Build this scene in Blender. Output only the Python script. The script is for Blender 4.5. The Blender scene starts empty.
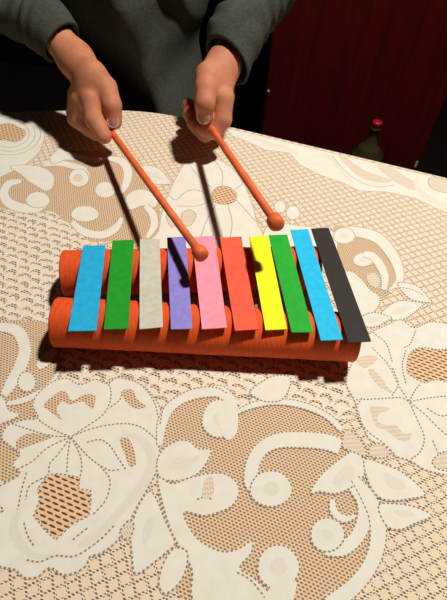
import bpy, bmesh, math, random
import numpy as np
from mathutils import Vector
random.seed(4)
COL = bpy.context.scene.collection

# ------------------------------------------------------------------ camera
F = 460.0
CAM = np.array([0.0, 0.0, 1.17])
_p, _a = math.radians(50), math.radians(3.8)
fw = np.array([0, math.cos(_p), -math.sin(_p)])
r0 = np.array([1.0, 0, 0]); u0 = np.array([0, math.sin(_p), math.cos(_p)])
rt = r0*math.cos(_a) + u0*math.sin(_a)
up = u0*math.cos(_a) - r0*math.sin(_a)
def at(x, y, z):                       # point of the place at height z seen at (x, y)
    d = fw + (x-223.5)/F*rt + (300-y)/F*up
    return CAM + d*(z-CAM[2])/d[2]
def at_y(x, y, Y):
    d = fw + (x-223.5)/F*rt + (300-y)/F*up
    return CAM + d*(Y-CAM[1])/d[1]
def depth(P): return float((np.asarray(P)-CAM) @ fw)

cd = bpy.data.cameras.new('camera'); cam = bpy.data.objects.new('camera', cd); COL.objects.link(cam)
cd.sensor_fit = 'VERTICAL'; cd.sensor_height = 36; cd.lens = 36*F/600
cd.clip_start = .01
from mathutils import Matrix
cam.matrix_world = Matrix(((rt[0], up[0], -fw[0], CAM[0]), (rt[1], up[1], -fw[1], CAM[1]), (rt[2], up[2], -fw[2], CAM[2]), (0, 0, 0, 1)))
bpy.context.scene.camera = cam

# ------------------------------------------------------------------ node helpers
class E:
    def __init__(s, nt, sock): s.nt, s.s = nt, sock
    def _m(s, op, b=None, c=None):
        n = s.nt.nodes.new('ShaderNodeMath'); n.operation = op
        s.nt.links.new(s.s, n.inputs[0])
        for i, v in ((1, b), (2, c)):
            if v is None: continue
            if isinstance(v, E): s.nt.links.new(v.s, n.inputs[i])
            else: n.inputs[i].default_value = v
        return E(s.nt, n.outputs[0])
    def __add__(s, o): return s._m('ADD', o)
    def __sub__(s, o): return s._m('SUBTRACT', o)
    def __mul__(s, o): return s._m('MULTIPLY', o)
    def __truediv__(s, o): return s._m('DIVIDE', o)
    def frac(s): return s._m('FRACT')
    def floor(s): return s._m('FLOOR')
    def abs(s): return s._m('ABSOLUTE')
    def sin(s): return s._m('SINE')
    def lt(s, v): return s._m('LESS_THAN', v)
    def gt(s, v): return s._m('GREATER_THAN', v)
    def mx(s, v): return s._m('MAXIMUM', v)
    def mn(s, v): return s._m('MINIMUM', v)
    def mod2(s): return (s/2.0).frac()*2.0
    def sq(s): return s*s
def lin(c):
    if isinstance(c, str): c = [int(c[i:i+2], 16) for i in (0, 2, 4)]
    return tuple(((v/255)/12.92 if v/255 <= .04045 else ((v/255+.055)/1.055)**2.4) for v in c)+(1,)
def newmat(name, rough=.85, spec=.3):
    m = bpy.data.materials.new(name); m.use_nodes = True
    nt = m.node_tree; b = nt.nodes['Principled BSDF']
    b.inputs['Roughness'].default_value = rough
    b.inputs['Specular IOR Level'].default_value = spec
    return m, nt, b
def mixc(nt, fac, a, b):
    n = nt.nodes.new('ShaderNodeMix'); n.data_type = 'RGBA'
    f, A, B = n.inputs[0], n.inputs[6], n.inputs[7]
    if isinstance(fac, E): nt.links.new(fac.s, f)
    elif hasattr(fac, 'is_linked'): nt.links.new(fac, f)
    else: f.default_value = fac
    for s, v in ((A, a), (B, b)):
        if isinstance(v, tuple): s.default_value = v
        else: nt.links.new(v, s)
    return n.outputs[2]
def coords(nt, kind='Object', rot=0.0):
    t = nt.nodes.new('ShaderNodeTexCoord'); sp = nt.nodes.new('ShaderNodeSeparateXYZ')
    nt.links.new(t.outputs[kind], sp.inputs[0])
    X, Y, Z = (E(nt, sp.outputs[i]) for i in range(3))
    if rot:
        c, s = math.cos(rot), math.sin(rot)
        X, Y = X*c + Y*s, Y*c - X*s
    return X, Y, Z
def noise(nt, scale, vec=None, detail=3, rough=.5, sc3=None):
    n = nt.nodes.new('ShaderNodeTexNoise'); n.inputs['Scale'].default_value = scale
    n.inputs['Detail'].default_value = detail; n.inputs['Roughness'].default_value = rough
    t = nt.nodes.new('ShaderNodeTexCoord')
    if sc3:
        mp = nt.nodes.new('ShaderNodeMapping'); mp.inputs['Scale'].default_value = sc3
        nt.links.new(t.outputs['Object'], mp.inputs[0]); nt.links.new(mp.outputs[0], n.inputs['Vector'])
    else: nt.links.new(t.outputs['Object'], n.inputs['Vector'])
    return E(nt, n.outputs['Fac'])
def bump(nt, b, h, strength, dist):
    n = nt.nodes.new('ShaderNodeBump'); n.inputs['Strength'].default_value = strength
    n.inputs['Distance'].default_value = dist
    nt.links.new(h.s, n.inputs['Height']); nt.links.new(n.outputs[0], b.inputs['Normal'])
def noisy(name, c1, c2, scale=40, rough=.85, spec=.3, bs=0, bd=.002, sc3=None, detail=4):
    m, nt, b = newmat(name, rough, spec)
    n = noise(nt, scale, sc3=sc3, detail=detail)
    f = ((n-.3)*2.5).mx(0.0).mn(1.0)
    nt.links.new(mixc(nt, f, lin(c1), lin(c2)), b.inputs['Base Color'])
    if bs: bump(nt, b, n, bs, bd)
    return m

# ------------------------------------------------------------------ mesh helpers
def link(name, me, mat=None, parent=None):
    o = bpy.data.objects.new(name, me); COL.objects.link(o)
    if mat:
        for m in (mat if isinstance(mat, (list, tuple)) else [mat]): me.materials.append(m)
    if parent: o.parent = parent
    return o
def from_bm(name, bm, mat, parent=None, smooth=True):
    bmesh.ops.recalc_face_normals(bm, faces=bm.faces)
    me = bpy.data.meshes.new(name); bm.to_mesh(me); bm.free()
    if smooth: me.polygons.foreach_set('use_smooth', [True]*len(me.polygons))
    return link(name, me, mat, parent)
def tag(o, label, cat, group=None):
    o['label'] = label; o['category'] = cat
    if group: o['group'] = group
def structure(o): o['kind'] = 'structure'; return o
def thing(name, label, cat, loc=(0, 0, 0), group=None):
    o = bpy.data.objects.new(name, None); COL.objects.link(o); o.location = loc
    tag(o, label, cat, group); return o
def local(pts, parent): return [Vector(p)-parent.location for p in pts]
def box(bm, a, b, bev=0):
    r = bmesh.ops.create_cube(bm, size=1)
    c = (Vector(a)+Vector(b))/2; s = Vector(b)-Vector(a)
    for v in r['verts']: v.co = Vector((v.co.x*s.x, v.co.y*s.y, v.co.z*s.z))+c
    if bev:
        es = list({e for v in r['verts'] for e in v.link_edges})
        bmesh.ops.bevel(bm, geom=es, offset=bev, segments=2, affect='EDGES')
def frame(d):
    d = Vector(d).normalized(); h = Vector((0, 0, 1)) if abs(d.z) < .9 else Vector((1, 0, 0))
    a = d.cross(h).normalized(); return a, d.cross(a).normalized(), d
def lathe(bm, prof, o, d, n=32, wob=None):
    # prof: list of (distance along d, radius); closed where radius is 0
    a, b, d = frame(d); o = Vector(o); rings = []
    for k, (t, r) in enumerate(prof):
        if r <= 1e-7: rings.append([bm.verts.new(o+d*t)]); continue
        ring = []
        for i in range(n):
            th = 2*math.pi*i/n; rr = r*(1+(wob(t, th) if wob else 0))
            ring.append(bm.verts.new(o+d*t+a*rr*math.cos(th)+b*rr*math.sin(th)))
        rings.append(ring)
    for A, B in zip(rings, rings[1:]):
        for i in range(n):
            j = (i+1) % n
            if len(A) == 1 and len(B) == 1: continue
            if len(A) == 1: bm.faces.new((A[0], B[i], B[j]))
            elif len(B) == 1: bm.faces.new((A[i], B[0], A[j]))
            else: bm.faces.new((A[i], B[i], B[j], A[j]))

# ------------------------------------------------------------------ signed distance surfaces
def cone(P, A, B, ra, rb):
    A = np.array(A, dtype=np.float32); B = np.array(B, dtype=np.float32)
    d = B-A; L2 = float(d@d)+1e-12
    t = np.clip(((P-A)@d)/L2, 0, 1)
    q = P-A-t[..., None]*d
    return np.sqrt((q*q).sum(-1))-(ra+(rb-ra)*t)
def smin(a, b, k):
    h = np.clip(.5+.5*(b-a)/k, 0, 1)
    return b*(1-h)+a*h-k*h*(1-h)
def surface(fn, lo, hi, h):
    lo = np.array(lo, dtype=np.float32); hi = np.array(hi, dtype=np.float32)
    n = np.ceil((hi-lo)/h).astype(int)+1
    ax = [lo[i]+h*np.arange(n[i], dtype=np.float32) for i in range(3)]
    D = np.empty(n, dtype=np.float32)
    for i in range(0, n[0], 16):
        G = np.stack(np.meshgrid(ax[0][i:i+16], ax[1], ax[2], indexing='ij'), -1)
        D[i:i+16] = fn(G)
    s = D < 0
    idx = -np.ones(n-1, dtype=np.int64)
    cnt = np.zeros(n-1, dtype=np.int32)
    corners = [(i, j, k) for i in (0, 1) for j in (0, 1) for k in (0, 1)]
    def sub(A, c): return A[c[0]:n[0]-1+c[0], c[1]:n[1]-1+c[1], c[2]:n[2]-1+c[2]]
    for c in corners: cnt += sub(s, c)
    cells = np.argwhere((cnt > 0) & (cnt < 8))
    idx[tuple(cells.T)] = np.arange(len(cells))
    acc = np.zeros((len(cells), 3)); num = np.zeros(len(cells))
    for c in corners:
        for a in range(3):
            if c[a]: continue
            c2 = list(c); c2[a] = 1
            d1 = D[tuple((cells+c).T)]; d2 = D[tuple((cells+c2).T)]
            m = (d1 < 0) != (d2 < 0)
            t = np.where(m, d1/np.where(m, d1-d2, 1), 0)
            p = np.array(c, dtype=float)[None].repeat(len(cells), 0); p[:, a] += t
            acc += p*m[:, None]; num += m
    V = lo+h*(cells+acc/num[:, None])
    faces = []
    for a in range(3):
        b, c = (a+1) % 3, (a+2) % 3
        sl0 = [slice(None)]*3; sl1 = [slice(None)]*3
        sl0[a] = slice(0, -1); sl1[a] = slice(1, None)
        s0, s1 = s[tuple(sl0)], s[tuple(sl1)]
        e = np.argwhere(s0 != s1)
        e = e[(e[:, b] > 0) & (e[:, c] > 0) & (e[:, b] < n[b]-1) & (e[:, c] < n[c]-1)]
        if not len(e): continue
        flip = s0[tuple(e.T)]
        q = []
        for db, dc in ((-1, -1), (0, -1), (0, 0), (-1, 0)):
            x = e.copy(); x[:, b] += db; x[:, c] += dc; q.append(idx[tuple(x.T)])
        q = np.stack(q, 1)
        q[~flip] = q[~flip][:, ::-1]
        faces.append(q)
    return V, np.concatenate(faces)
def mesh_from(name, parts):
    me = bpy.data.meshes.new(name); off = 0; Vs = []; Fs = []
    for V, Q in parts: Vs.append(V); Fs.append(Q+off); off += len(V)
    V = np.concatenate(Vs); Q = np.concatenate(Fs)
    me.vertices.add(len(V)); me.vertices.foreach_set('co', V.astype(np.float32).ravel())
    me.loops.add(Q.size); me.loops.foreach_set('vertex_index', Q.astype(np.int32).ravel())
    me.polygons.add(len(Q)); me.polygons.foreach_set('loop_start', np.arange(0, Q.size, 4, dtype=np.int32))
    me.polygons.foreach_set('use_smooth', [True]*len(Q))
    me.update(calc_edges=True); me.validate()
    return me

# ------------------------------------------------------------------ room
TOP = .75
m_floor = noisy('dark_floor', (14, 6, 5), (20, 9, 7), 8, .6)
m_wall = noisy('dark_wall', (6, 4, 4), (9, 6, 6), 5, .9, .05)
bm = bmesh.new(); box(bm, (-2.2, -1.6, -.05), (2.4, 2.6, 0)); structure(from_bm('floor', bm, m_floor, smooth=False))
bm = bmesh.new(); box(bm, (-2.2, 2.6, -.05), (2.4, 2.7, 2.7)); structure(from_bm('wall_back', bm, m_wall, smooth=False))

# cabinet of red-brown wood
YC = 1.5
xl = at_y(261, 134, YC)[0]; xr = at_y(417, 167, YC)[0]
m_cab, nt, b = newmat('red_brown_wood', .38, .35)
n1 = noise(nt, 6, sc3=(9, 9, .7), detail=6); n2 = noise(nt, 60, sc3=(6, 6, .3), detail=3)
f = ((n1*.7+n2*.3-.36)*4.0).mx(0.0).mn(1.0)
nt.links.new(mixc(nt, f, lin((56, 6, 5)), lin((72, 10, 7))), b.inputs['Base Color'])
m_brass = noisy('dull_metal', (190, 180, 165), (150, 140, 125), 30, .35, .6)
cab = thing('cabinet', 'tall dark red-brown wooden cabinet behind the table', 'cabinet', ((xl+xr)/2, YC+.25, 0))
bm = bmesh.new(); hw = (xr-xl)/2
box(bm, (-hw, -.228, .05), (hw, .25, 1.95), .003); box(bm, (-hw+.01, -.21, 0), (hw-.01, .24, .05))
from_bm('carcass', bm, m_cab, cab, False)
bm = bmesh.new(); box(bm, (-hw+.001, -.25, .06), (hw-.001, -.23, 1.94), .004); dr = from_bm('door', bm, m_cab, cab, False)
kx = at_y(268.5, 90, YC)
bm = bmesh.new(); lathe(bm, [(0, .0025), (.006, .002), (.008, .004), (.012, .0035), (.013, 0)], (kx[0]-(xl+xr)/2, -.25, kx[2]), (0, -1, 0), 16)
from_bm('keyhole_knob', bm, m_brass, dr)
hx = at_y(414.5, 164, YC)
bm = bmesh.new(); box(bm, (hw-.012, -.2535, hx[2]-.012), (hw-.004, -.249, hx[2]+.012), .001)
from_bm('hinge', bm, m_brass, dr, False)

# bottle standing on the floor in front of the cabinet
m_glass, nt, b = newmat('dark_bottle_glass', .08, .5)
b.inputs['Base Color'].default_value = lin((84, 74, 46)); b.inputs['Transmission Weight'].default_value = .5
b.inputs['IOR'].default_value = 1.45
m_cap = noisy('red_plastic', (170, 22, 30), (150, 16, 24), 30, .35, .5)
bp = at_y(368, 152, 1.34)
zs = bp[2]
bot = thing('bottle', 'ribbed dark glass bottle with a red cap standing by the cabinet', 'bottle', (bp[0], bp[1], 0))
prof = [(0, 0), (0, .04), (.004, .047)]
z = .02
while z < zs-.03: prof += [(z, .050), (z+.008, .047), (z+.014, .050)]; z += .02
prof += [(zs-.01, .0505), (zs, .049), (zs+.004, .044), (zs+.007, .045), (zs+.012, .037), (zs+.015, .038), (zs+.022, .028), (zs+.034, .019), (zs+.05, .0145), (zs+.078, .0135), (zs+.08, .016), (zs+.084, .016), (zs+.086, .013), (zs+.1, .013), (zs+.1, 0)]
bm = bmesh.new(); lathe(bm, prof, (0, 0, 0), (0, 0, 1), 40); from_bm('glass_body', bm, m_glass, bot)
bm = bmesh.new()
lathe(bm, [(zs+.092, 0), (zs+.092, .0145), (zs+.104, .0145), (zs+.106, .012), (zs+.106, 0)], (0, 0, 0), (0, 0, 1), 36, lambda t, th: .03*math.sin(th*18))
from_bm('cap', bm, m_cap, bot)

# ------------------------------------------------------------------ table
edge = [(-1.06, .22), (-1.0, .42), (-.85, .58), (-.66, .672), (-.5, .72), (-.409, .742), (-.354, .752), (-.28, .765), (-.205, .775), (-.15, .775), (-.093, .765), (-.009, .744), (.111, .706),
        (.225, .670), (.34, .633), (.55, .565), (.75, .49), (.92, .39), (1.03, .24), (1.05, .05), (.97, -.14), (.78, -.28), (.5, -.37), (.1, -.42), (-.35, -.40), (-.7, -.31), (-.95, -.12), (-1.05, .05)]
def closed_spline(pts, k=6):
    out = []; n = len(pts); P = [np.array(p, float) for p in pts]
    for i in range(n):
        a, b_, c, d = P[i-1], P[i], P[(i+1) % n], P[(i+2) % n]
        for j in range(k):
            t = j/k
            out.append(.5*((2*b_)+(-a+c)*t+(2*a-5*b_+4*c-d)*t*t+(-a+3*b_-3*c+d)*t**3))
    return out
def open_spline(pts, k=8):
    P = [np.array(p, float) for p in pts]; P = [2*P[0]-P[1]]+P+[2*P[-1]-P[-2]]; out = []
    for i in range(1, len(P)-2):
        a, b_, c, d = P[i-1], P[i], P[i+1], P[i+2]
        for j in range(k):
            t = j/k
            out.append(.5*((2*b_)+(-a+c)*t+(2*a-5*b_+4*c-d)*t*t+(-a+3*b_-3*c+d)*t**3))
    out.append(P[-2]); return out
rim = closed_spline(edge, 6)
cen = np.array([0, .17])
m_tab = noisy('table_wood', (110, 62, 34), (140, 84, 50), 10, .4, .4, sc3=(1, 12, 1))
table = thing('table', 'oval dining table under the lace cloth', 'table', (0, .17, 0))
bm = bmesh.new()
r1 = [bm.verts.new((p[0]*.994-cen[0]*.994+0, (p[1]-.17)*.994, .749)) for p in rim]
r2 = [bm.verts.new((p[0]*.994, (p[1]-.17)*.994, .722)) for p in rim]
bm.faces.new(r1); bm.faces.new(r2[::-1])
for i in range(len(r1)): bm.faces.new((r1[i-1], r1[i], r2[i], r2[i-1]))
from_bm('tabletop', bm, m_tab, table, False)
bm = bmesh.new(); box(bm, (-.66, -.36, .64), (.66, -.335, .722)); box(bm, (-.66, .30, .64), (.66, .325, .722)); box(bm, (-.66, -.335, .64), (-.635, .3, .722)); box(bm, (.635, -.335, .64), (.66, .3, .722))
from_bm('apron', bm, m_tab, table, False)
for sx in (-.63, .63):
    for sy in (-.33, .295):
        bm = bmesh.new(); lathe(bm, [(0, 0), (0, .018), (.03, .022), (.35, .03), (.64, .034), (.722, .034), (.722, 0)], (sx, sy, 0), (0, 0, 1), 20)
        from_bm('leg', bm, m_tab, table)

# ------------------------------------------------------------------ lace tablecloth
ROT = math.radians(-18)
WHITE = (229, 221, 203); PEACH = (216, 184, 146); TAN = (203, 160, 112); BROWN = (122, 80, 50); CREAM = (228, 208, 180)
def m_lace_white():
    m, nt, b = newmat('lace_solid', .9, .15)
    X, Y, Z = coords(nt, rot=ROT)
    w = ((X*2600.0).sin()*(Y*2600.0).sin()*.5+.5)
    n = noise(nt, 90, detail=3)
    f = (w*.35+n*.65)
    nt.links.new(mixc(nt, f, lin((212, 206, 190)), lin((236, 232, 219))), b.inputs['Base Color'])
    bump(nt, b, f, .25, .0006); return m
def holes(X, Y, px, py, rx, ry):  # mask of net holes; their darker colour paints in the shade inside them
    row = (Y/py).floor()
    u = (X/px+row*.5).frac()-.5; v = (Y/py).frac()-.5
    return ((u*px/rx).sq()+(v*py/ry).sq()).lt(1.0)
def m_net(name, kind):
    m, nt, b = newmat(name, .92, .1)
    X, Y, Z = coords(nt, rot=ROT)
    if kind == 'diamond':
        p = .0138
        wv = noise(nt, 30, detail=1)
        a = ((X+Y*1.08)/p+wv*.25).frac(); c = ((X-Y*1.08)/p+wv*.25).frac()
        la = (a-.5).abs().gt(.37); lc = (c-.5).abs().gt(.37)
        line = la.mx(lc)
        h = holes(X, Y, .0036, .0023, .0016, .00078)
        base = mixc(nt, line, lin(CREAM), lin((230, 218, 198)))
        col = mixc(nt, h*line, base, lin((132, 96, 68)))
    elif kind == 'fine':
        h = holes(X, Y, .0036, .0025, .00125, .0007)
        col = mixc(nt, h, lin((219, 192, 158)), lin((140, 100, 74)))
    elif kind == 'brick':
        h = holes(X, Y, .0078, .0040, .0032, .0009)
        col = mixc(nt, h, lin((226, 190, 152)), lin((108, 66, 38)))
    elif kind == 'pale':
        h = holes(X, Y+X*.7, .0040, .0024, .0018, .0006)
        col = mixc(nt, h, lin((226, 213, 192)), lin((190, 168, 142)))
    elif kind == 'scallop':
        px, py = .0172, .0108
        wv = noise(nt, 55, detail=2)
        Y0, X0 = Y, X; Y = Y+(wv-.5)*.012; X = X+(wv-.5)*.010
        row = (Y/py).floor(); u = (X/px+row*.5).frac()-.5; v = (Y/py).frac()-.5
        arc = ((v+u.sq()*1.7-.18).abs()).lt(.21)*(u.abs().lt(.40))
        h = holes(X0, Y0, .0038, .0028, .0015, .0009)
        base = mixc(nt, arc, lin((228, 217, 198)), lin((218, 200, 174)))
        col = mixc(nt, h*arc, base, lin((112, 76, 50)))
        h2 = holes(X, Y, .0050, .0036, .0009, .0006)
        col = mixc(nt, h2*.35, col, lin((160, 120, 85)))
    nt.links.new(col, b.inputs['Base Color']); return m
def m_simple(name, c1, c2):
    m, nt, b = newmat(name, .92, .1); n = noise(nt, 500, detail=2)
    nt.links.new(mixc(nt, n, lin(c1), lin(c2)), b.inputs['Base Color']); return m
def m_stitch():  # opaque ribbon; brown dashes hold the shade of small openings as colour
    m, nt, b = newmat('lace_stitch_holes', .92, .1)
    t = nt.nodes.new('ShaderNodeUVMap'); sp = nt.nodes.new('ShaderNodeSeparateXYZ'); nt.links.new(t.outputs[0], sp.inputs[0])
    U = E(nt, sp.outputs[0]); V = E(nt, sp.outputs[1])
    d = (((U/.0038).frac()-.5)/.33).sq()+((V-.5)/.5).sq()
    nt.links.new(mixc(nt, d.lt(1.0), lin((224, 215, 196)), lin((150, 124, 98))), b.inputs['Base Color']); return m
MATS = [m_net('lace_diamond_net', 'diamond'), m_lace_white(), m_net('lace_fine_net', 'fine'), m_net('lace_open_bars', 'brick'),
        m_net('lace_scallop_net', 'scallop'), m_simple('lace_padded', (210, 203, 189), (226, 220, 207)), m_stitch(), m_net('lace_pale_net', 'pale')]
NET, WH, FI, BR, SC, GR, ST, PA = range(8)
cloth = bmesh.new(); uvl = cloth.loops.layers.uv.new('UVMap')
lz = [TOP+.0012]
def T(p, dz=0):
    P = at(p[0], p[1], TOP+.001); return Vector((P[0], P[1], lz[0]))
def face(pts, mi):
    vs = [cloth.verts.new(p) for p in pts]
    f = cloth.faces.new(vs); f.material_index = mi
    f.normal_update()
    if f.normal.z < 0: f.normal_flip()
    bmesh.ops.triangulate(cloth, faces=[f])
def nxt(): lz[0] += 4e-6
def strip(P, w, mi, loop=False):       # ribbon with lengthwise uv, P world points
    nxt(); n = len(P); s = 0; prev = None; rows = []
    for i in range(n):
        a = P[i-1] if (loop or i) else P[0]; c = P[(i+1) % n] if (loop or i < n-1) else P[-1]
        d = (c-a); d.z = 0
        if d.length < 1e-9: d = Vector((1, 0, 0))
        d.normalize(); q = Vector((-d.y, d.x, 0))*w/2
        if i: s += (P[i]-P[i-1]).length
        p = Vector((P[i].x, P[i].y, lz[0])); rows.append((cloth.verts.new(p+q), cloth.verts.new(p-q), s))
    if loop:
        s += (P[0]-P[-1]).length; p = Vector((P[0].x, P[0].y, lz[0])); rows.append((rows[0][0], rows[0][1], s))
    for A, B in zip(rows, rows[1:]):
        try: f = cloth.faces.new((A[0], A[1], B[1], B[0]))
        except ValueError: continue
        f.material_index = mi
        for l in f.loops:
            r = B if (l.vert in B[:2] and not (l.vert in A[:2])) else A
            l[uvl].uv = (r[2], 0. if l.vert in (A[0], B[0]) else 1.)
        f.normal_update()
        if f.normal.z < 0: f.normal_flip()
def blob(pts, mi=WH, st=True, sm=True, w=.0016):
    nxt(); q = closed_spline(pts, 5) if sm else pts
    W = [T(p) for p in q]; face(W, mi)
    if st: strip(W, w, ST, True)
def band(pts, ws, mi=WH, st=True):     # tapered ribbon, half widths in the traced outline's own units
    nxt(); q = open_spline(pts, 8); n = len(q)
    if not isinstance(ws, (list, tuple)): ws = [ws, ws]
    wv = np.interp(np.linspace(0, 1, n), np.linspace(0, 1, len(ws)), ws)
    L, R = [], []
    for i in range(n):
        d = q[min(i+1, n-1)]-q[max(i-1, 0)]; d /= np.linalg.norm(d)+1e-9
        nn = np.array([-d[1], d[0]])*wv[i]; L.append(q[i]+nn); R.append(q[i]-nn)
    Lw = [T(p) for p in L]; Rw = [T(p) for p in R]
    vl = [cloth.verts.new(p) for p in Lw]; vr = [cloth.verts.new(p) for p in Rw]
    for i in range(n-1):
        f = cloth.faces.new((vl[i], vr[i], vr[i+1], vl[i+1])); f.material_index = mi; f.normal_update()
        if f.normal.z < 0: f.normal_flip()
    if st: strip(Lw, .0013, ST); strip(Rw, .0013, ST)
def disc(x, y, rx, ry, mi=WH, st=True, g=0, ph=0.):
    pts = [(x+rx*math.cos(t)*(1+.04*math.sin(3*t+ph)), y+ry*math.sin(t)) for t in np.linspace(0, 2*math.pi, 12, endpoint=False)]
    blob(pts, mi, st)
    if g: blob([(x+(a-x)*g, y+(b_-y)*g) for a, b_ in pts], GR, False)
def stitch(pts, w=.0015): strip([T(p) for p in open_spline(pts, 6)], w, ST)
def leaf(a, b_, w, mi=WH, g=True, bend=0.):
    a = np.array(a, float); b_ = np.array(b_, float); d = b_-a; L = np.linalg.norm(d); d /= L; n = np.array([-d[1], d[0]])
    def c(t): return a+d*L*t+n*bend*math.sin(math.pi*t)
    ts = [0, .15, .35, .55, .75, .9]; wd = [0.15, .6, .98, 1, .62, .28]
    up_ = [c(t)+n*w*k for t, k in zip(ts, wd)]; dn = [c(t)-n*w*k for t, k in zip(ts, wd)]
    blob(up_+[b_]+dn[::-1], mi)
    if g: blob([c(.25)+n*w*.1, c(.45)+n*w*.4, c(.7)+n*w*.15, c(.75), c(.6)-n*w*.3, c(.4)-n*w*.35], GR, False)

# the flat of the cloth and its hanging skirt
face([Vector((p[0], p[1], lz[0])) for p in rim], NET)
rows = []
N = len(rim)
for k in range(9):
    t = k/8; row = []
    for i, p in enumerate(rim):
        a, c = np.array(rim[i-1]), np.array(rim[(i+1) % N]); d = c-a; d /= np.linalg.norm(d); n = np.array([d[1], -d[0]])
        if n@(np.array(p)-cen) < 0: n = -n
        th = min(t*6, 1)*math.pi/2
        off = .005*math.sin(th)+.004*t*(1+math.sin(i*1.1))
        z = TOP+.0012-.005*(1-math.cos(th))-.12*t-(.006*abs(math.sin(i*.8)) if k == 8 else 0)
        row.append(cloth.verts.new((p[0]+n[0]*off, p[1]+n[1]*off, z)))
    rows.append(row)
for A, B in zip(rows, rows[1:]):
    for i in range(N):
        f = cloth.faces.new((A[i-1], A[i], B[i], B[i-1])); f.material_index = WH; f.smooth = True

# -- zones of net
blob([(-10, 205), (25, 212), (52, 211), (70, 224), (90, 240), (90, 330), (50, 324), (31, 320), (-10, 321)], SC, False, False)
blob([(45, 345), (395, 365), (365, 400), (340, 425), (300, 404), (240, 410), (215, 390), (162, 412), (140, 384), (110, 380), (50, 384)], SC, False, False)
blob([(-10, 172), (25, 168), (50, 166), (62, 150), (110, 152), (140, 168), (160, 190), (160, 240), (90, 242), (70, 224), (52, 211), (25, 212), (-10, 207)], FI, False, False)
blob([(-12, 320), (31, 320), (55, 325), (62, 372), (60, 440), (20, 480), (-12, 482)], FI, False, False)
blob([(160, 440), (163, 415), (178, 402), (200, 396), (224, 400), (240, 411), (268, 406), (300, 407), (325, 416), (345, 432), (362, 470), (372, 500), (375, 530), (365, 570), (340, 604), (190, 604), (175, 540), (160, 500)], FI, False)
blob([(332, 232), (350, 228), (378, 236), (396, 262), (397, 285), (380, 300), (345, 300)], FI, False)
stitch([(-5, 205), (10, 212), (25, 213), (50, 211), (65, 218), (75, 228), (88, 238)])
stitch([(-5, 321), (8, 322), (19, 323), (31, 320), (46, 323), (55, 326)])

# -- far border along the table's edge
blob([(226, 128), (260, 135.8), (300, 145.5), (370, 162), (440, 178.5), (470, 186), (470, 222), (447, 213), (431, 206), (414, 198), (385, 192), (360, 191), (343, 183), (320, 175), (300, 165), (289, 153), (265, 150), (248, 142), (232, 136)], WH, True, False)
blob([(338, 156), (344, 163), (358, 176), (380, 183), (392, 181), (386, 178), (368, 172), (353, 163), (346, 157)], PA, False)
blob([(375, 163), (382, 172), (395, 182), (412, 190), (420, 186), (405, 176), (388, 166)], PA, False)
band([(324, 154), (333, 161), (342, 172), (352, 181)], [1.2, 1.8, 1], GR, False)
band([(418, 176), (417, 186), (425, 196), (440, 204), (460, 212)], [2, 3, 3], GR, False)
blob([(430, 178), (450, 182), (455, 193), (440, 192), (430, 187)], PA, True)
stitch([(332, 156), (345, 171), (360, 182), (378, 187), (395, 185)])
band([(255, 138), (268, 144), (285, 147), (298, 154)], [1, 1.6, 1], GR, False)

# -- far left flower and scrolls
blob([(-10, 115), (10, 114.2), (28, 115), (40, 122), (45, 134), (42, 146), (38, 154), (25, 165), (11, 172), (-10, 175)])
blob([(-6, 128), (3, 124), (12, 124), (18, 127), (25, 131), (24, 137), (17, 142), (8, 141), (-6, 138)], BR)
for r in (1.35, 1.75, 2.1): stitch([(9+15*r*math.cos(t), 134+10*r*math.sin(t)) for t in np.linspace(-1.2, 2.6, 9)])
blob([(10, 167), (28, 165), (44, 168), (54, 176), (53, 187), (46, 191), (36, 186), (28, 181), (20, 174)])
band([(21, 181), (9, 184), (4, 194), (9, 203), (22, 208), (36, 209), (46, 204)], [2, 4, 5, 5, 4, 3])
disc(38, 200, 12, 8)
band([(44, 164), (58, 163), (72, 166), (84, 170), (89, 178)], [3, 3, 3, 3, 2])
disc(79, 178, 10, 9); disc(78, 178, 5, 4, PA, False)
blob([(62, 147), (75, 153), (90, 157), (106, 158), (100, 163), (82, 162), (66, 160), (54, 164), (50, 158)])
disc(85, 214, 14, 8); disc(105, 190, 10, 8)
band([(108, 158), (122, 162), (128, 172), (126, 184), (120, 194)], [2, 4, 4.5, 4, 2])
band([(72, 222), (84, 232), (102, 235), (116, 228), (122, 218)], [3, 4, 4, 4, 2])
blob([(127, 196), (136, 190), (148, 191), (158, 199), (155, 207), (142, 206), (131, 210), (125, 204)])
band([(146, 206), (153, 215), (154, 226), (147, 238)], [3, 4, 4, 2])
leaf((138, 168), (172, 184), 8)
# centre-top flower behind the bars
blob([(176, 178), (186, 163), (205, 157), (225, 163), (240, 178), (250, 198), (256, 220), (258, 250), (150, 250), (158, 232), (162, 212), (168, 195)])
blob([(212, 193), (218, 187), (228, 187), (236, 193), (235, 201), (226, 205), (214, 202)], BR)
for pts in ([(212, 188), (200, 178), (190, 166)], [(222, 186), (222, 172), (214, 160)], [(235, 190), (242, 184), (240, 178)], [(211, 200), (198, 206), (176, 206)], [(216, 205), (206, 222), (200, 240)], [(228, 206), (232, 222), (230, 240)], [(236, 200), (247, 212), (256, 222)]): stitch(pts)
stitch([(168, 195), (176, 200), (186, 192), (196, 190), (206, 194)])
blob([(182, 214), (190, 210), (196, 216), (190, 226), (183, 224)], PA); blob([(166, 216), (174, 212), (178, 220), (172, 228)], PA)
disc(280, 207, 6, 6); disc(293, 213, 7, 7)
blob([(262, 240), (268, 226), (285, 224), (300, 226), (318, 228), (335, 234), (330, 260), (262, 262)])

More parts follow.
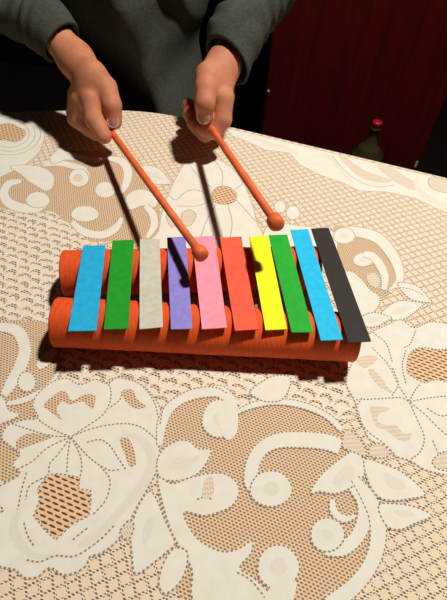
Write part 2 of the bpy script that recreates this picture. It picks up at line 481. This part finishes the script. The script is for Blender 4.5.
# -- right hand scroll by the black bar
band([(343, 232), (357, 232), (377, 238), (391, 253), (398, 267), (399, 281), (389, 292)], [5, 5, 5.5, 5.5, 5, 4, 2])
disc(344, 236, 11, 8, g=.4)
disc(363, 260, 10, 7, g=.4)
band([(364, 254), (373, 257), (381, 267), (385, 278), (384, 290)], [3, 4, 4.5, 4, 3])
blob([(344, 275), (352, 272), (362, 280), (370, 290), (380, 298), (376, 310), (362, 316), (350, 300)])
blob([(366, 276), (374, 273), (380, 280), (378, 288), (370, 285)], PA)
leaf((380, 316), (424, 304), 9); leaf((398, 284), (432, 303), 7, g=False); leaf((356, 322), (392, 318), 7)
stitch([(384, 293), (398, 288), (412, 290), (424, 296)])
# -- flower to the right
blob([(360, 345), (372, 332), (385, 326), (400, 320), (414, 328), (432, 322), (460, 328), (470, 340), (470, 485), (447, 476), (425, 470), (410, 461), (395, 456), (386, 446), (370, 440), (363, 427), (358, 412), (354, 400), (346, 384), (350, 368)])
blob([(408, 358), (414, 350), (425, 348), (438, 350), (460, 352), (460, 382), (436, 380), (424, 383), (414, 378), (407, 372)], BR)
C0 = (409, 402)
for pts in ([C0, (398, 385), (388, 365), (372, 348)], [C0, (400, 398), (380, 399), (356, 400)], [C0, (414, 392), (420, 384)], [C0, (430, 398), (450, 396)], [C0, (418, 422), (424, 438), (420, 452), (410, 460)], [C0, (424, 414), (438, 428), (452, 440)],
            [(392, 368), (398, 384), (392, 396)], [(406, 350), (402, 366), (406, 385)], [(362, 398), (356, 410), (366, 430), (384, 444), (396, 456)], [(432, 440), (440, 456), (452, 462)], [(426, 408), (440, 416), (452, 414)], [(372, 332), (386, 344), (392, 362)], [(416, 330), (410, 344), (404, 348)]): stitch(pts)
blob([(370, 408), (380, 407), (390, 409), (378, 415), (380, 424), (396, 426), (403, 434), (411, 434), (408, 441), (398, 440), (386, 430), (376, 426)], PA, False)
blob([(368, 370), (376, 372), (388, 388), (394, 394), (384, 390), (374, 382)], PA, False)
blob([(356, 360), (366, 356), (378, 358), (370, 366), (362, 368)], PA, False)
blob([(370, 446), (380, 444), (390, 452), (384, 458), (370, 456)], PA)
blob([(432, 462), (444, 452), (460, 458), (460, 470), (440, 470)], PA)

# -- left lower scroll
band([(-8, 328), (8, 328), (20, 334), (25, 350), (20, 368), (11, 384), (4, 396)], [4, 5, 6.5, 6.5, 6.5, 6, 4])
disc(27, 382, 9, 10)
band([(6, 404), (18, 402), (32, 397), (48, 387), (60, 371)], [2, 3, 3.2, 3, 1.5])
band([(56, 350), (44, 362), (38, 368)], [4, 6, 3])
blob([(-8, 396), (4, 398), (9, 410), (20, 414), (12, 420), (-8, 424)])
# -- big flower, lower left
blob([(38, 418), (33, 405), (40, 392), (55, 381), (68, 379), (80, 385), (95, 380), (108, 384), (118, 378), (140, 384), (152, 395), (160, 408), (161, 425), (158, 440), (160, 455), (157, 470), (150, 485), (138, 505), (128, 525),
      (118, 540), (112, 546), (100, 554), (90, 557), (86, 566), (75, 573), (63, 575), (50, 568), (38, 577), (25, 578), (15, 570), (0, 567), (-20, 562), (-20, 500), (5, 484), (20, 474), (13, 465), (20, 454), (10, 446), (2, 438), (8, 426), (25, 420)])
band([(122, 433), (140, 440), (151, 455), (149, 474), (136, 494), (118, 514), (98, 534), (78, 547)], [1.5, 4, 5, 5, 5, 4, 4, 3], GR, False)
band([(18, 512), (14, 530), (22, 546), (36, 556), (54, 556)], [3, 5, 5, 3, 2], GR, False)
blob([(38, 489), (48, 475), (58, 474), (66, 475), (80, 478), (79, 489), (91, 491), (91, 502), (89, 516), (73, 524), (56, 540), (45, 530), (34, 516), (40, 500)], BR, True, False)
blob([(44, 405), (58, 393), (66, 392), (72, 401), (84, 395), (95, 396), (94, 408), (90, 408), (82, 402), (70, 405), (62, 402), (57, 410), (62, 420), (50, 412)], FI, False)
blob([(17, 441), (28, 434), (40, 434), (54, 436), (42, 442), (30, 446), (18, 450)], FI, False)
blob([(122, 392), (132, 390), (138, 400), (146, 407), (136, 409), (126, 402)], FI, False)
blob([(120, 440), (128, 438), (134, 450), (136, 464), (130, 467), (125, 455)], FI, False)
A0 = (71, 437)
for pts in ([A0, (56, 431), (38, 419), (33, 405), (40, 392), (55, 381), (68, 379), (80, 385), (95, 380), (108, 384), (111, 398), (104, 414), (88, 426), A0],
            [A0, (50, 436), (30, 430), (12, 424)], [A0, (48, 448), (32, 462), (17, 470)], [A0, (92, 429), (120, 424), (140, 427), (157, 440)],
            [(86, 443), (100, 440), (110, 446), (118, 458), (126, 470)], [A0, (82, 450), (92, 460), (108, 470), (120, 470)],
            [A0, (58, 455), (50, 464), (49, 474)], [A0, (68, 455), (67, 474)], [A0, (80, 455), (82, 468), (80, 478)], [(100, 466), (110, 480), (106, 500), (92, 516)],
            [(108, 384), (122, 376), (142, 386), (154, 402), (159, 420)], [(110, 408), (120, 400), (122, 392)],
            [(27, 472), (22, 490), (18, 510)], [(48, 476), (30, 486), (26, 500)], [(24, 522), (28, 536), (34, 546)], [(72, 541), (80, 534), (88, 528)], [(26, 560), (40, 562), (56, 556), (76, 556), (100, 540), (114, 526)]): stitch(pts)
# -- middle scroll
band([(160, 446), (162, 425), (170, 408), (184, 398), (202, 393), (220, 392), (232, 402)], [3, 5, 5, 5, 5, 6, 6])
disc(219, 419, 17, 19, g=.35)
stitch([(160, 425), (164, 408), (178, 396), (198, 388), (216, 388), (228, 394)])
blob([(157, 462), (164, 449), (178, 441), (190, 442), (198, 449), (211, 450), (206, 464), (196, 475), (178, 481), (160, 478)])
blob([(168, 466), (180, 456), (188, 459), (200, 456), (192, 466), (178, 470)], GR, False)
blob([(158, 478), (172, 484), (190, 478), (208, 474), (224, 474), (236, 482), (239, 494), (232, 506), (220, 512), (204, 516), (184, 513), (195, 536), (212, 548), (226, 552), (240, 548), (252, 541), (251, 554), (240, 568), (256, 580), (272, 604), (198, 604), (192, 570), (180, 548), (170, 530), (162, 506)])
stitch([(158, 484), (163, 505), (170, 528), (178, 545)]); stitch([(196, 500), (206, 497), (212, 500)]); stitch([(236, 572), (250, 580), (262, 594), (268, 604)])
blob([(205, 480), (212, 478), (214, 492), (207, 499), (202, 496)], PA, False)
blob([(148, 492), (156, 498), (165, 520), (175, 543), (168, 551), (155, 562), (140, 573), (134, 572), (132, 555), (131, 535), (136, 512)])
blob([(146, 520), (154, 519), (152, 532), (146, 545), (142, 540)], GR, False)
blob([(176, 548), (187, 552), (186, 570), (178, 585), (165, 594), (159, 585), (161, 570), (168, 555)])
blob([(120, 532), (130, 520), (134, 528), (128, 540)], PA)
# -- large round scroll
band([(236, 413), (252, 406), (275, 402), (300, 405), (325, 415), (342, 430)], [2, 3, 3.2, 3.2, 3, 3])
band([(340, 447), (325, 442), (300, 440), (278, 441), (262, 449), (253, 464), (251, 482), (258, 497)], [8, 8, 8, 7.5, 7, 7, 7, 4])
disc(271, 489, 21, 18, g=.4)
disc(278, 567, 21, 22, g=.42, ph=1); band([(285, 580), (282, 592), (276, 606)], [12, 13, 14], WH, False)
blob([(226, 398), (236, 402), (238, 416), (236, 434), (226, 440), (218, 420)], WH, False)
blob([(250, 392), (262, 382), (276, 376), (290, 378), (288, 392), (280, 401), (266, 402), (256, 398)])
# -- leaves and inner scroll, lower right
blob([(310, 493), (320, 476), (336, 462), (352, 452), (362, 458), (364, 474), (354, 486), (336, 494), (320, 492)])
blob([(332, 484), (340, 470), (352, 466), (354, 476), (344, 484)], GR, False)
band([(352, 488), (363, 502), (364, 520), (356, 538), (342, 549), (324, 551)], [4, 6.5, 7.5, 7.5, 7.5, 5])
disc(327, 535, 17, 17, g=.35, ph=2)
band([(332, 500), (334, 512), (344, 519), (356, 516)], [3, 4, 4, 2])
band([(354, 478), (368, 498), (377, 520), (377, 545), (369, 567), (354, 586), (330, 606)], [4, 7, 8, 8, 8, 8.5, 10])
blob([(364, 460), (382, 464), (404, 474), (425, 494), (410, 499), (392, 501), (378, 497), (368, 482)])
blob([(384, 474), (396, 478), (406, 488), (394, 490), (386, 484)], GR, False)
blob([(378, 506), (394, 504), (414, 507), (431, 516), (414, 524), (400, 530), (386, 526)])
blob([(392, 512), (404, 510), (414, 515), (402, 518)], GR, False)
blob([(346, 430), (360, 440), (366, 456), (352, 452), (342, 446)], PA)

# -- the same kinds of flowers and scrolls go on over the rest of the cloth
def flower(x, y, r, e, ph):
    blob([(x+r*(1+.12*math.cos(6*t+ph))*math.cos(t), y+r*e*(1+.12*math.cos(6*t+ph))*math.sin(t)) for t in np.linspace(0, 2*math.pi, 24, endpoint=False)])
    for k in range(6):
        t = k*math.pi/3+ph; stitch([(x+r*q*math.cos(t+.2*q), y+r*e*q*math.sin(t+.2*q)) for q in (.32, .55, .75, .95)])
    blob([(x+r*.3*math.cos(t), y+r*.3*e*math.sin(t)) for t in np.linspace(0, 2*math.pi, 9, endpoint=False)], BR)
    for k in range(5):
        t = k*2*math.pi/5+ph+.3; a = (x+r*1.18*math.cos(t), y+r*1.18*e*math.sin(t)); leaf(a, (a[0]+r*.55*math.cos(t+.5), a[1]+r*.55*e*math.sin(t+.5)), r*.16)
def scroll(x, y, r, e, ph, s):
    p = [(x+r*(1-.62*q)*math.cos(ph+s*4.6*q), y+r*e*(1-.62*q)*math.sin(ph+s*4.6*q)) for q in np.linspace(0, 1, 9)]
    blob([(x+r*1.25*math.cos(t), y+r*1.25*e*math.sin(t)) for t in np.linspace(0, 2*math.pi, 14, endpoint=False)], FI)
    band(p, [r*.10, r*.17, r*.17, r*.14]); disc(p[-1][0], p[-1][1], r*.28, r*.28*e, g=.4)
for x, y, r, e, ph in [(-95, 250, 42, .72, .2), (-100, 520, 62, .9, .7), (560, 300, 50, .75, .4), (560, 560, 62, .92, 0), (-110, 148, 30, .6, .5), (600, 232, 34, .65, .1), (70, 715, 62, .98, .3), (330, 725, 62, .98, .9), (-260, 400, 60, .85, 0), (720, 430, 60, .85, .5)]: flower(x, y, r, e, ph)
for x, y, r, e, ph, q in [(-80, 380, 44, .82, 0, 1), (560, 430, 46, .85, 2, -1), (-60, 190, 26, .65, 1, 1), (200, 700, 50, .97, 3, -1), (-220, 250, 44, .72, 1, -1), (690, 310, 44, .75, 2, 1)]: scroll(x, y, r, e, ph, q)

bmesh.ops.recalc_face_normals(cloth, faces=[f for f in cloth.faces if f.smooth])
me = bpy.data.meshes.new('tablecloth'); cloth.to_mesh(me); cloth.free()
tc = link('tablecloth', me, MATS); tag(tc, 'white and beige floral lace tablecloth spread over the table', 'tablecloth')

# ------------------------------------------------------------------ toy xylophone
ZR, RR = .7795, .0265          # roll axis height and radius
ZB = ZR+RR+.0008
m_crepe, nt, b = newmat('orange_crepe_paper', .75, .25)
n1 = noise(nt, 55, sc3=(14, 1.6, 1.6), detail=4); n2 = noise(nt, 9, detail=2)
nt.links.new(mixc(nt, (n1*.6+n2*.4-.25)*2.0, lin((206, 58, 12)), lin((242, 104, 42))), b.inputs['Base Color'])
bump(nt, b, n1, .6, .0015)
m_card = noisy('brown_card', (160, 120, 80), (140, 102, 66), 60, .9, .1)
FL, FR = at(57, 322, ZR), at(354, 337, ZR); BL, BRt = at(65, 273, ZR), at(316, 268, ZR)
xo = (FL+FR+BL+BRt)/4
xyl = thing('toy_xylophone', 'homemade toy xylophone of coloured paper bars on two orange rolls', 'toy xylophone', (xo[0], xo[1], TOP))
for A, B in ((FL, FR), (BL, BRt)):
    A = A.copy(); B = B.copy(); A[2] = B[2] = ZR
    d = B-A; L = float(np.linalg.norm(d)); d /= L
    A = Vector(A)-xyl.location; d = Vector(d)
    def wob(t, th): return .012*math.sin(th*3+t*40)*.4+.005*math.sin(t*160+2*math.sin(th*2))+.003*math.sin(t*400+th*5)
    bm = bmesh.new(); n = 140
    prof = [(.012, RR-.0035), (.0, RR-.0032), (0, RR-.001)]+[(.001+(L-.002)*i/n, RR*(.985)) for i in range(n+1)]+[(L, RR-.001), (L, RR-.0032), (L-.012, RR-.0035)]
    lathe(bm, prof, A, d, 56, wob); rl = from_bm('roll', bm, m_crepe, xyl)
    bm = bmesh.new(); rc = RR-.0036
    lathe(bm, [(.004, rc), (L-.004, rc), (L-.004, rc-.0015), (.004, rc-.0015), (.004, rc)], A, d, 40); from_bm('cardboard_core', bm, m_card, rl)
bars = [('light blue', (28, 158, 205), [(83, 246), (105.5, 245), (96.5, 330.5), (68, 331)]),
        ('green', (22, 140, 28), [(112.5, 241), (134, 240), (128.5, 329), (104, 329.5)]),
        ('pale grey', (186, 184, 168), [(140, 239), (159.5, 239), (163, 327), (139.5, 329)]),
        ('violet', (132, 122, 196), [(167, 238), (185.5, 237), (192.5, 329), (171, 329.5)]),
        ('pink', (232, 140, 158), [(192, 237), (214.5, 236), (227, 327.5), (202, 329)]),
        ('orange-red', (228, 86, 60), [(220, 238), (241, 237), (258.5, 329.5), (235, 331)]),
        ('yellow', (236, 228, 22), [(249, 237), (268, 235.5), (287, 329), (265.5, 330)]),
        ('bright green', (28, 158, 42), [(268.5, 235.5), (287, 235), (313, 332.5), (291.5, 332.5)]),
        ('bright blue', (28, 176, 220), [(290.5, 230), (308, 229), (343, 339.5), (321, 340.5)]),
        ('black', (42, 38, 34), [(311, 229), (328.5, 228), (371, 341.5), (348.5, 343)])]
for k, (nm, c, q) in enumerate(bars):
    m = noisy('paper_'+nm.replace(' ', '_').replace('-', '_'), c, tuple(min(255, int(v*1.07+3)) for v in c), 160, .7, .25, .15, .0004)
    z0 = ZB+.0001*(k % 2)*6; bm = bmesh.new(); n = 10; th = .0011
    TL, TR_, BR_, BL_ = (np.array(at(x, y, ZB+.001)) for x, y in q)
    tv, bv = [], []
    for i in range(n+1):
        t = i/n; l = TL+(BL_-TL)*t; r = TR_+(BR_-TR_)*t
        sag = .0006*math.sin(math.pi*t)*((k*37 % 5)-2)/2
        for P, li in ((l, tv), (r, tv)): li.append(bm.verts.new(Vector((P[0], P[1], z0+th+sag))-xyl.location))
        for P, li in ((l, bv), (r, bv)): li.append(bm.verts.new(Vector((P[0], P[1], z0+sag))-xyl.location))
    for i in range(n):
        a, b1, c1, d1 = 2*i, 2*i+1, 2*i+3, 2*i+2
        bm.faces.new((tv[a], tv[b1], tv[c1], tv[d1])); bm.faces.new((bv[a], bv[d1], bv[c1], bv[b1]))
        bm.faces.new((tv[a], tv[d1], bv[d1], bv[a])); bm.faces.new((tv[b1], bv[b1], bv[c1], tv[c1]))
    bm.faces.new((tv[0], bv[0], bv[1], tv[1])); bm.faces.new((tv[-2], tv[-1], bv[-1], bv[-2]))
    o = from_bm('bar', bm, m, xyl, False); o['label'] = nm+' paper bar'

# ------------------------------------------------------------------ mallets
m_mal = noisy('orange_rolled_paper', (216, 94, 44), (232, 114, 62), 60, .6, .3, .3, .001)
def mallet(P1, P2, back, label, rs, rh, hl):
    P1, P2 = Vector(P1), Vector(P2); d = (P2-P1).normalized(); S = P1-d*back; L = (P2-S).length
    t = thing('mallet', label, 'mallet', tuple(S), 'pair of orange mallets')
    bm = bmesh.new(); lathe(bm, [(0, 0), (0, rs*.9), (.001, rs), (L*.5, rs*1.0), (L-hl*.4, rs*.92), (L-hl*.4, 0)], (0, 0, 0), d, 24, lambda t_, th: .03*math.sin(th*2+t_*25)); from_bm('stick', bm, m_mal, t)
    bm = bmesh.new(); lathe(bm, [(L-hl*.55, 0), (L-hl*.55, rs*1.05), (L-hl*.45, rh*.8), (L-hl*.3, rh*.98), (L, rh), (L+hl*.3, rh*.97), (L+hl*.45, rh*.8), (L+hl*.5, rh*.45), (L+hl*.5, 0)], (0, 0, 0), d, 32, lambda t_, th: .025*math.sin(th*3+t_*90)); from_bm('head', bm, m_mal, t)
    return t
MA1, MA2 = at(110, 130, .793), at(200, 253, .845)
MB1, MB2 = at(209, 125, .806), at(275.5, 222, .865)
mallet(MA1, MA2, .045, 'orange mallet in the hand at left, head over the pink bar', .0047, .0078, .014)
mallet(MB1, MB2, .045, 'orange mallet in the hand at right, head above the bright green and blue bars', .0049, .0085, .016)

# ------------------------------------------------------------------ person
def J(x, y, z, rp):
    P = at(x, y, z); return P, rp*depth(P)/F
# each arm: world joints
hl = dict(
  E=(np.array([-.55, .90, .915]), .036), F0=J(45, 24, .892, 16), W=J(76, 60, .862, 15.0), H=J(90, 82, .850, 15),
  Im=J(91, 98, .836, 10.5), Ip=J(94, 119, .815, 9.3), It=J(104, 136, .798, 7.8),
  Mm=J(82, 100, .828, 10.5), Mp=J(80, 120, .800, 8.8), Mt=J(96, 133, .786, 7.5),
  Rm=J(79, 99, .818, 9.5), Rp=J(76, 119, .790, 8.2), Rt=J(90, 131, .776, 7.0),
  Pm=J(78, 94, .814, 9.5), Pp=J(74, 112, .790, 7.4), Pt=J(82, 125, .772, 6.4),
  Tc=J(93, 74, .862, 12), Tm=J(106, 88, .846, 11.0), Ti=J(111.5, 105, .830, 10), Tt=J(113.5, 121, .808, 8.6))
hr = dict(
  E=(np.array([.115, 1.0, .99]), .038), F0=J(236, 34, .895, 15.5), W=J(223, 66, .868, 14.8), H=J(218, 82, .855, 15),
  Im=J(223, 98, .842, 10.8), Ip=J(222, 119, .818, 9.8), It=J(214, 131, .803, 8.2), Ie=J(203, 129, .799, 7.2),
  Mm=J(224, 96, .826, 10.5), Mp=J(219, 121, .795, 9), Mt=J(205, 134, .783, 7.8), Me=J(194, 123, .790, 7.4),
  Rm=J(223, 94, .812, 9.5), Rp=J(214, 120, .782, 8.5), Rt=J(199, 129, .774, 7.3), Re=J(190, 114, .786, 7.2),
  Pm=J(218, 92, .806, 8.5), Pp=J(208, 116, .775, 7.2), Pt=J(194, 120, .770, 6.3), Pe=J(188.5, 105, .786, 6.4),
  Tc=J(208, 76, .866, 12), Tm=J(206, 88, .858, 11.2), Ti=J(205, 103, .845, 10), Tt=J(204.5, 116, .826, 8.4))
def chain(P, j, names, k, d=None):
    for a, b_ in zip(names, names[1:]):
        c = cone(P, j[a][0], j[b_][0], j[a][1], j[b_][1]); d = c if d is None else smin(d, c, k)
    return d
def hand(j, right):
    sh = SHL if not right else SHR
    def fn(P):
        arm = chain(P, j, ['E', 'F0', 'W'], .01)
        palm = cone(P, j['W'][0], j['H'][0], j['W'][1], j['H'][1])
        for f in 'IMRP': palm = smin(palm, cone(P, j['H'][0], j[f+'m'][0], j['H'][1]*.75, j[f+'m'][1]), .010)
        d = smin(arm, palm, .02)
        for f in 'IMRP':
            nm = [f+'m', f+'p', f+'t']+([f+'e'] if f+'e' in j else [])
            fg = chain(P, j, nm, .003)
            d = smin(d, fg, .0035)
        th = chain(P, j, ['Tm', 'Ti', 'Tt'], .003)
        base = chain(P, j, ['W', 'Tc', 'Tm'], .008)
        d = smin(d, base, .010)
        return smin(d, th, .0028)
    pts = np.array([v[0] for v in j.values()]); rr = .035
    return surface(fn, pts.min(0)-rr, pts.max(0)+rr, .0016)
TC = np.array([-.19, .965])                      # torso centre
SHL = (np.array([TC[0]-.20, 1.02, 1.10]), .05); SHR = (np.array([TC[0]+.18, 1.05, 1.10]), .05)
def ell(P, c, r):
    q = (P-np.array(c, dtype=np.float32))/np.array(r, dtype=np.float32); k0 = np.sqrt((q*q).sum(-1)); return (k0-1)*min(r)
HC = np.array([TC[0], .97, 1.42])
def core(P):
    d = ell(P, (TC[0], TC[1]+.03, .60), (.13, .09, .13))
    d = smin(d, ell(P, (TC[0], TC[1]+.05, .90), (.095, .07, .26)), .06)
    d = smin(d, cone(P, SHL[0], SHR[0], .055, .055), .05)
    d = smin(d, cone(P, (TC[0], 1.02, 1.10), (TC[0], .99, 1.30), .055, .05), .03)
    for S, H in ((SHL, hl), (SHR, hr)):
        d = smin(d, cone(P, S[0], H['E'][0], .05, .038), .03)
    for sx in (-1, 1):
        hip = (TC[0]+sx*.085, .97, .55); kn = (TC[0]+sx*.13, .62, .52); an = (TC[0]+sx*.13, .66, .10)
        d = smin(d, cone(P, hip, kn, .085, .06), .03); d = smin(d, cone(P, kn, an, .058, .038), .02)
        d = smin(d, cone(P, an, (TC[0]+sx*.14, .52, .035), .038, .03), .02)
    # head: skull, jaw, nose, ears
    hd = smin(ell(P, HC+[0, .01, .02], (.075, .095, .095)), ell(P, HC+[0, -.025, -.055], (.052, .06, .06)), .03)
    hd = smin(hd, cone(P, HC+[0, -.085, .005], HC+[0, -.102, -.025], .008, .013), .008)
    for sx in (-1, 1): hd = smin(hd, ell(P, HC+[sx*.078, .01, -.01], (.012, .022, .032)), .006)
    hd = smin(hd, cone(P, HC+[-.018, -.081, -.057], HC+[.018, -.081, -.057], .006, .006), .005)
    return smin(d, hd, .02)
m_skin, nt, b = newmat('skin', .62, .28)
n = noise(nt, 22, detail=3); n2 = noise(nt, 130, detail=2)
nt.links.new(mixc(nt, (n*.7+n2*.3-.25)*2.0, lin((172, 104, 74)), lin((204, 138, 102))), b.inputs['Base Color'])
b.inputs['Subsurface Weight'].default_value = .12; b.inputs['Subsurface Radius'].default_value = (.006, .002, .001)
b.inputs['Subsurface Scale'].default_value = 1.0
bump(nt, b, n2, .15, .001)
person = thing('person', 'person in a grey-green sweater seated behind the table, holding two orange mallets', 'person', (TC[0], TC[1], 0))
def rel(parts): return [(V-np.array([TC[0], TC[1], 0]), Q) for V, Q in parts]
parts = [hand(hl, False), hand(hr, True), surface(core, (-.62, .45, -.01), (.26, 1.2, 1.6), .007)]
me = mesh_from('body', rel(parts)); body = link('body', me, m_skin, person)

# thumb nails
m_nail = noisy('fingernail', (222, 172, 146), (232, 186, 162), 60, .3, .5)
def nail(c, dirn, nrm, w, l):
    d = Vector(dirn).normalized(); n = Vector(nrm); n = (n-d*n.dot(d)).normalized(); s = d.cross(n); bm = bmesh.new()
    R = []; 
    for i in range(9):
        u = -1+2*i/8; row = []
        for j in range(9):
            v = -1+2*j/8
            # superellipse outline
            x = u*w*math.sqrt(1-.5*v*v); y = v*l*math.sqrt(1-.4*u*u)
            row.append(bm.verts.new(Vector(c)+s*x+d*y+n*(-.36*(x*x)/w-.08*y*y/l)))
        R.append(row)
    for A, B in zip(R, R[1:]):
        for j in range(8): bm.faces.new((A[j], B[j], B[j+1], A[j+1]))
    bmesh.ops.solidify(bm, geom=bm.faces[:], thickness=.0006)
    for v in bm.verts: v.co -= Vector((TC[0], TC[1], 0))
    return from_bm('thumbnail', bm, m_nail, body)
for j, sx in ((hl, -.15), (hr, 0.0)):
    A, B = j['Ti'][0], j['Tt'][0]; d = Vector(B-A).normalized()
    cv = Vector(CAM-B).normalized(); n = (cv+Vector((sx*.4, 0, .0))); n = (n-d*n.dot(d)).normalized()
    nail(Vector(B)-d*.0025+n*(j['Tt'][1]*1.07), d, n, j['Tt'][1]*.66, .0085)

# sweater: torso and sleeves with cuffs
def wr(P, s=1.0):
    x, y, z = P[..., 0], P[..., 1], P[..., 2]
    return s*(.0035*np.sin(26*x+14*z+3*np.sin(9*z+5*x))+.0025*np.sin(55*z-30*x+2*np.sin(20*x)))
CL = (at(62, 43, .876)); CR = (at(227, 62, .872))
def sleeve(P, S, Ej, Cf, dirc, re, rc, mid):
    d = smin(cone(P, S[0], Ej, .075, re), cone(P, Ej, mid, re, rc*1.06), .03)
    d = smin(d, cone(P, mid, Cf+(Cf-mid)*.5, rc*1.06, rc), .02)
    ax = P@dirc.astype(np.float32)
    d = d+.0028*np.sin(ax*150+4*np.sin(P[..., 0]*60))*np.clip((P-Cf)@(-dirc).astype(np.float32)*12, .15, 1)
    return d
DL = (CL-hl['F0'][0]); DL /= np.linalg.norm(DL); DR = (CR-hr['F0'][0]); DR /= np.linalg.norm(DR)
# cuff planes are oblique, as the sleeves fall
NLc = DL+np.array([.10, .12, -.1]); NLc /= np.linalg.norm(NLc); NRc = DR+np.array([-.25, .25, .25]); NRc /= np.linalg.norm(NRc)
def sweater(P):
    d = ell(P, (TC[0], TC[1]+.01, .62), (.165, .115, .15))
    d = smin(d, ell(P, (TC[0]-.01, TC[1]+.01, 1.0), (.155, .125, .27)), .06)
    d = smin(d, cone(P, SHL[0], SHR[0], .075, .075), .05)
    x, z = P[..., 0], P[..., 2]
    xr_ = -.20+(.9-z)*.35
    d = d-.048*np.exp(-((x-xr_)/.05)**2)*np.clip((1.1-z)*5, 0, 1)-.022*np.exp(-((x-xr_-.10)/.016)**2)*np.clip((z-.84)*12, 0, 1)+wr(P, .8)
    a = sleeve(P, SHL, hl['E'][0], CL, DL, .050, .0345, hl['F0'][0])
    c = sleeve(P, SHR, hr['E'][0], CR, DR, .052, .0365, hr['F0'][0])
    a = np.maximum(a, (P-CL)@NLc.astype(np.float32)); c = np.maximum(c, (P-CR)@NRc.astype(np.float32))
    a = np.maximum(a, -cone(P, CL-DL*.03, CL+DL*.05, .0290, .0300)); c = np.maximum(c, -cone(P, CR-DR*.03, CR+DR*.05, .0315, .0325))
    d = smin(d, a, .015); d = smin(d, c, .015)
    return np.maximum(d, (x*0+.50)-z)
m_knit, nt, b = newmat('grey_green_knit', .95, .1)
n = noise(nt, 260, detail=2); n2 = noise(nt, 12, detail=2)
nt.links.new(mixc(nt, (n*.6+n2*.4-.25)*2.0, lin((50, 51, 45)), lin((78, 79, 71))), b.inputs['Base Color'])
bump(nt, b, n, .5, .001)
me = mesh_from('sweater', rel([surface(sweater, (-.64, .66, .49), (.30, 1.22, 1.22), .0032)])); link('sweater', me, m_knit, person)
m_tr = noisy('dark_trousers', (16, 16, 20), (24, 24, 28), 90, .9, .1)
def trousers(P):
    d = ell(P, (TC[0], TC[1]+.01, .56), (.20, .135, .12))
    for sx in (-1, 1):
        d = smin(d, cone(P, (TC[0]+sx*.085, .97, .55), (TC[0]+sx*.13, .62, .52), .098, .074), .03)
        d = smin(d, cone(P, (TC[0]+sx*.13, .62, .52), (TC[0]+sx*.13, .66, .12), .072, .056), .02)
    return np.maximum(d, .10-P[..., 2])
me = mesh_from('trousers', rel([surface(trousers, (-.5, .48, .08), (.15, 1.2, .75), .008)])); link('trousers', me, m_tr, person)
m_hair = noisy('dark_hair', (30, 20, 14), (44, 30, 20), 60, .6, .3, sc3=(8, 8, 1))
def hair(P):
    d = ell(P, HC+[0, .022, .03], (.087, .102, .10)); d = smin(d, ell(P, HC+[0, .06, -.05], (.08, .06, .12)), .03)
    return np.maximum(d, -ell(P, HC+[0, -.075, -.045], (.066, .07, .09)))
me = mesh_from('hair', rel([surface(hair, HC-.2, HC+.2, .006)])); link('hair', me, m_hair, person)
m_shoe = noisy('dark_shoe', (20, 18, 18), (28, 25, 24), 40, .5)
for sx in (-1, 1):
    c = TC[0]+sx*.135
    def shoe(P): return np.maximum(smin(cone(P, (c, .67, .055), (c+sx*.012, .50, .038), .052, .044), cone(P, (c, .67, .06), (c, .67, .10), .050, .046), .02), .002-P[..., 2])
    me = mesh_from('shoe', rel([surface(shoe, (c-.12, .42, -.01), (c+.12, .76, .17), .006)])); link('shoe', me, m_shoe, person)

# ------------------------------------------------------------------ light
ld = bpy.data.lights.new('room_lamp', 'POINT'); ld.energy = 132; ld.shadow_soft_size = .055; ld.color = (1, .95, .87)
lo = bpy.data.objects.new('room_lamp', ld); lo.location = (.46, .62, 2.3); COL.objects.link(lo)
w = bpy.data.worlds.new('world'); bpy.context.scene.world = w; w.use_nodes = True
w.node_tree.nodes['Background'].inputs[0].default_value = (1, .86, .72, 1); w.node_tree.nodes['Background'].inputs[1].default_value = .007
vs = bpy.context.scene.view_settings
vs.view_transform = 'Standard'; vs.look = 'None'; vs.exposure = 0.0; vs.gamma = 1.0; vs.use_curve_mapping = False
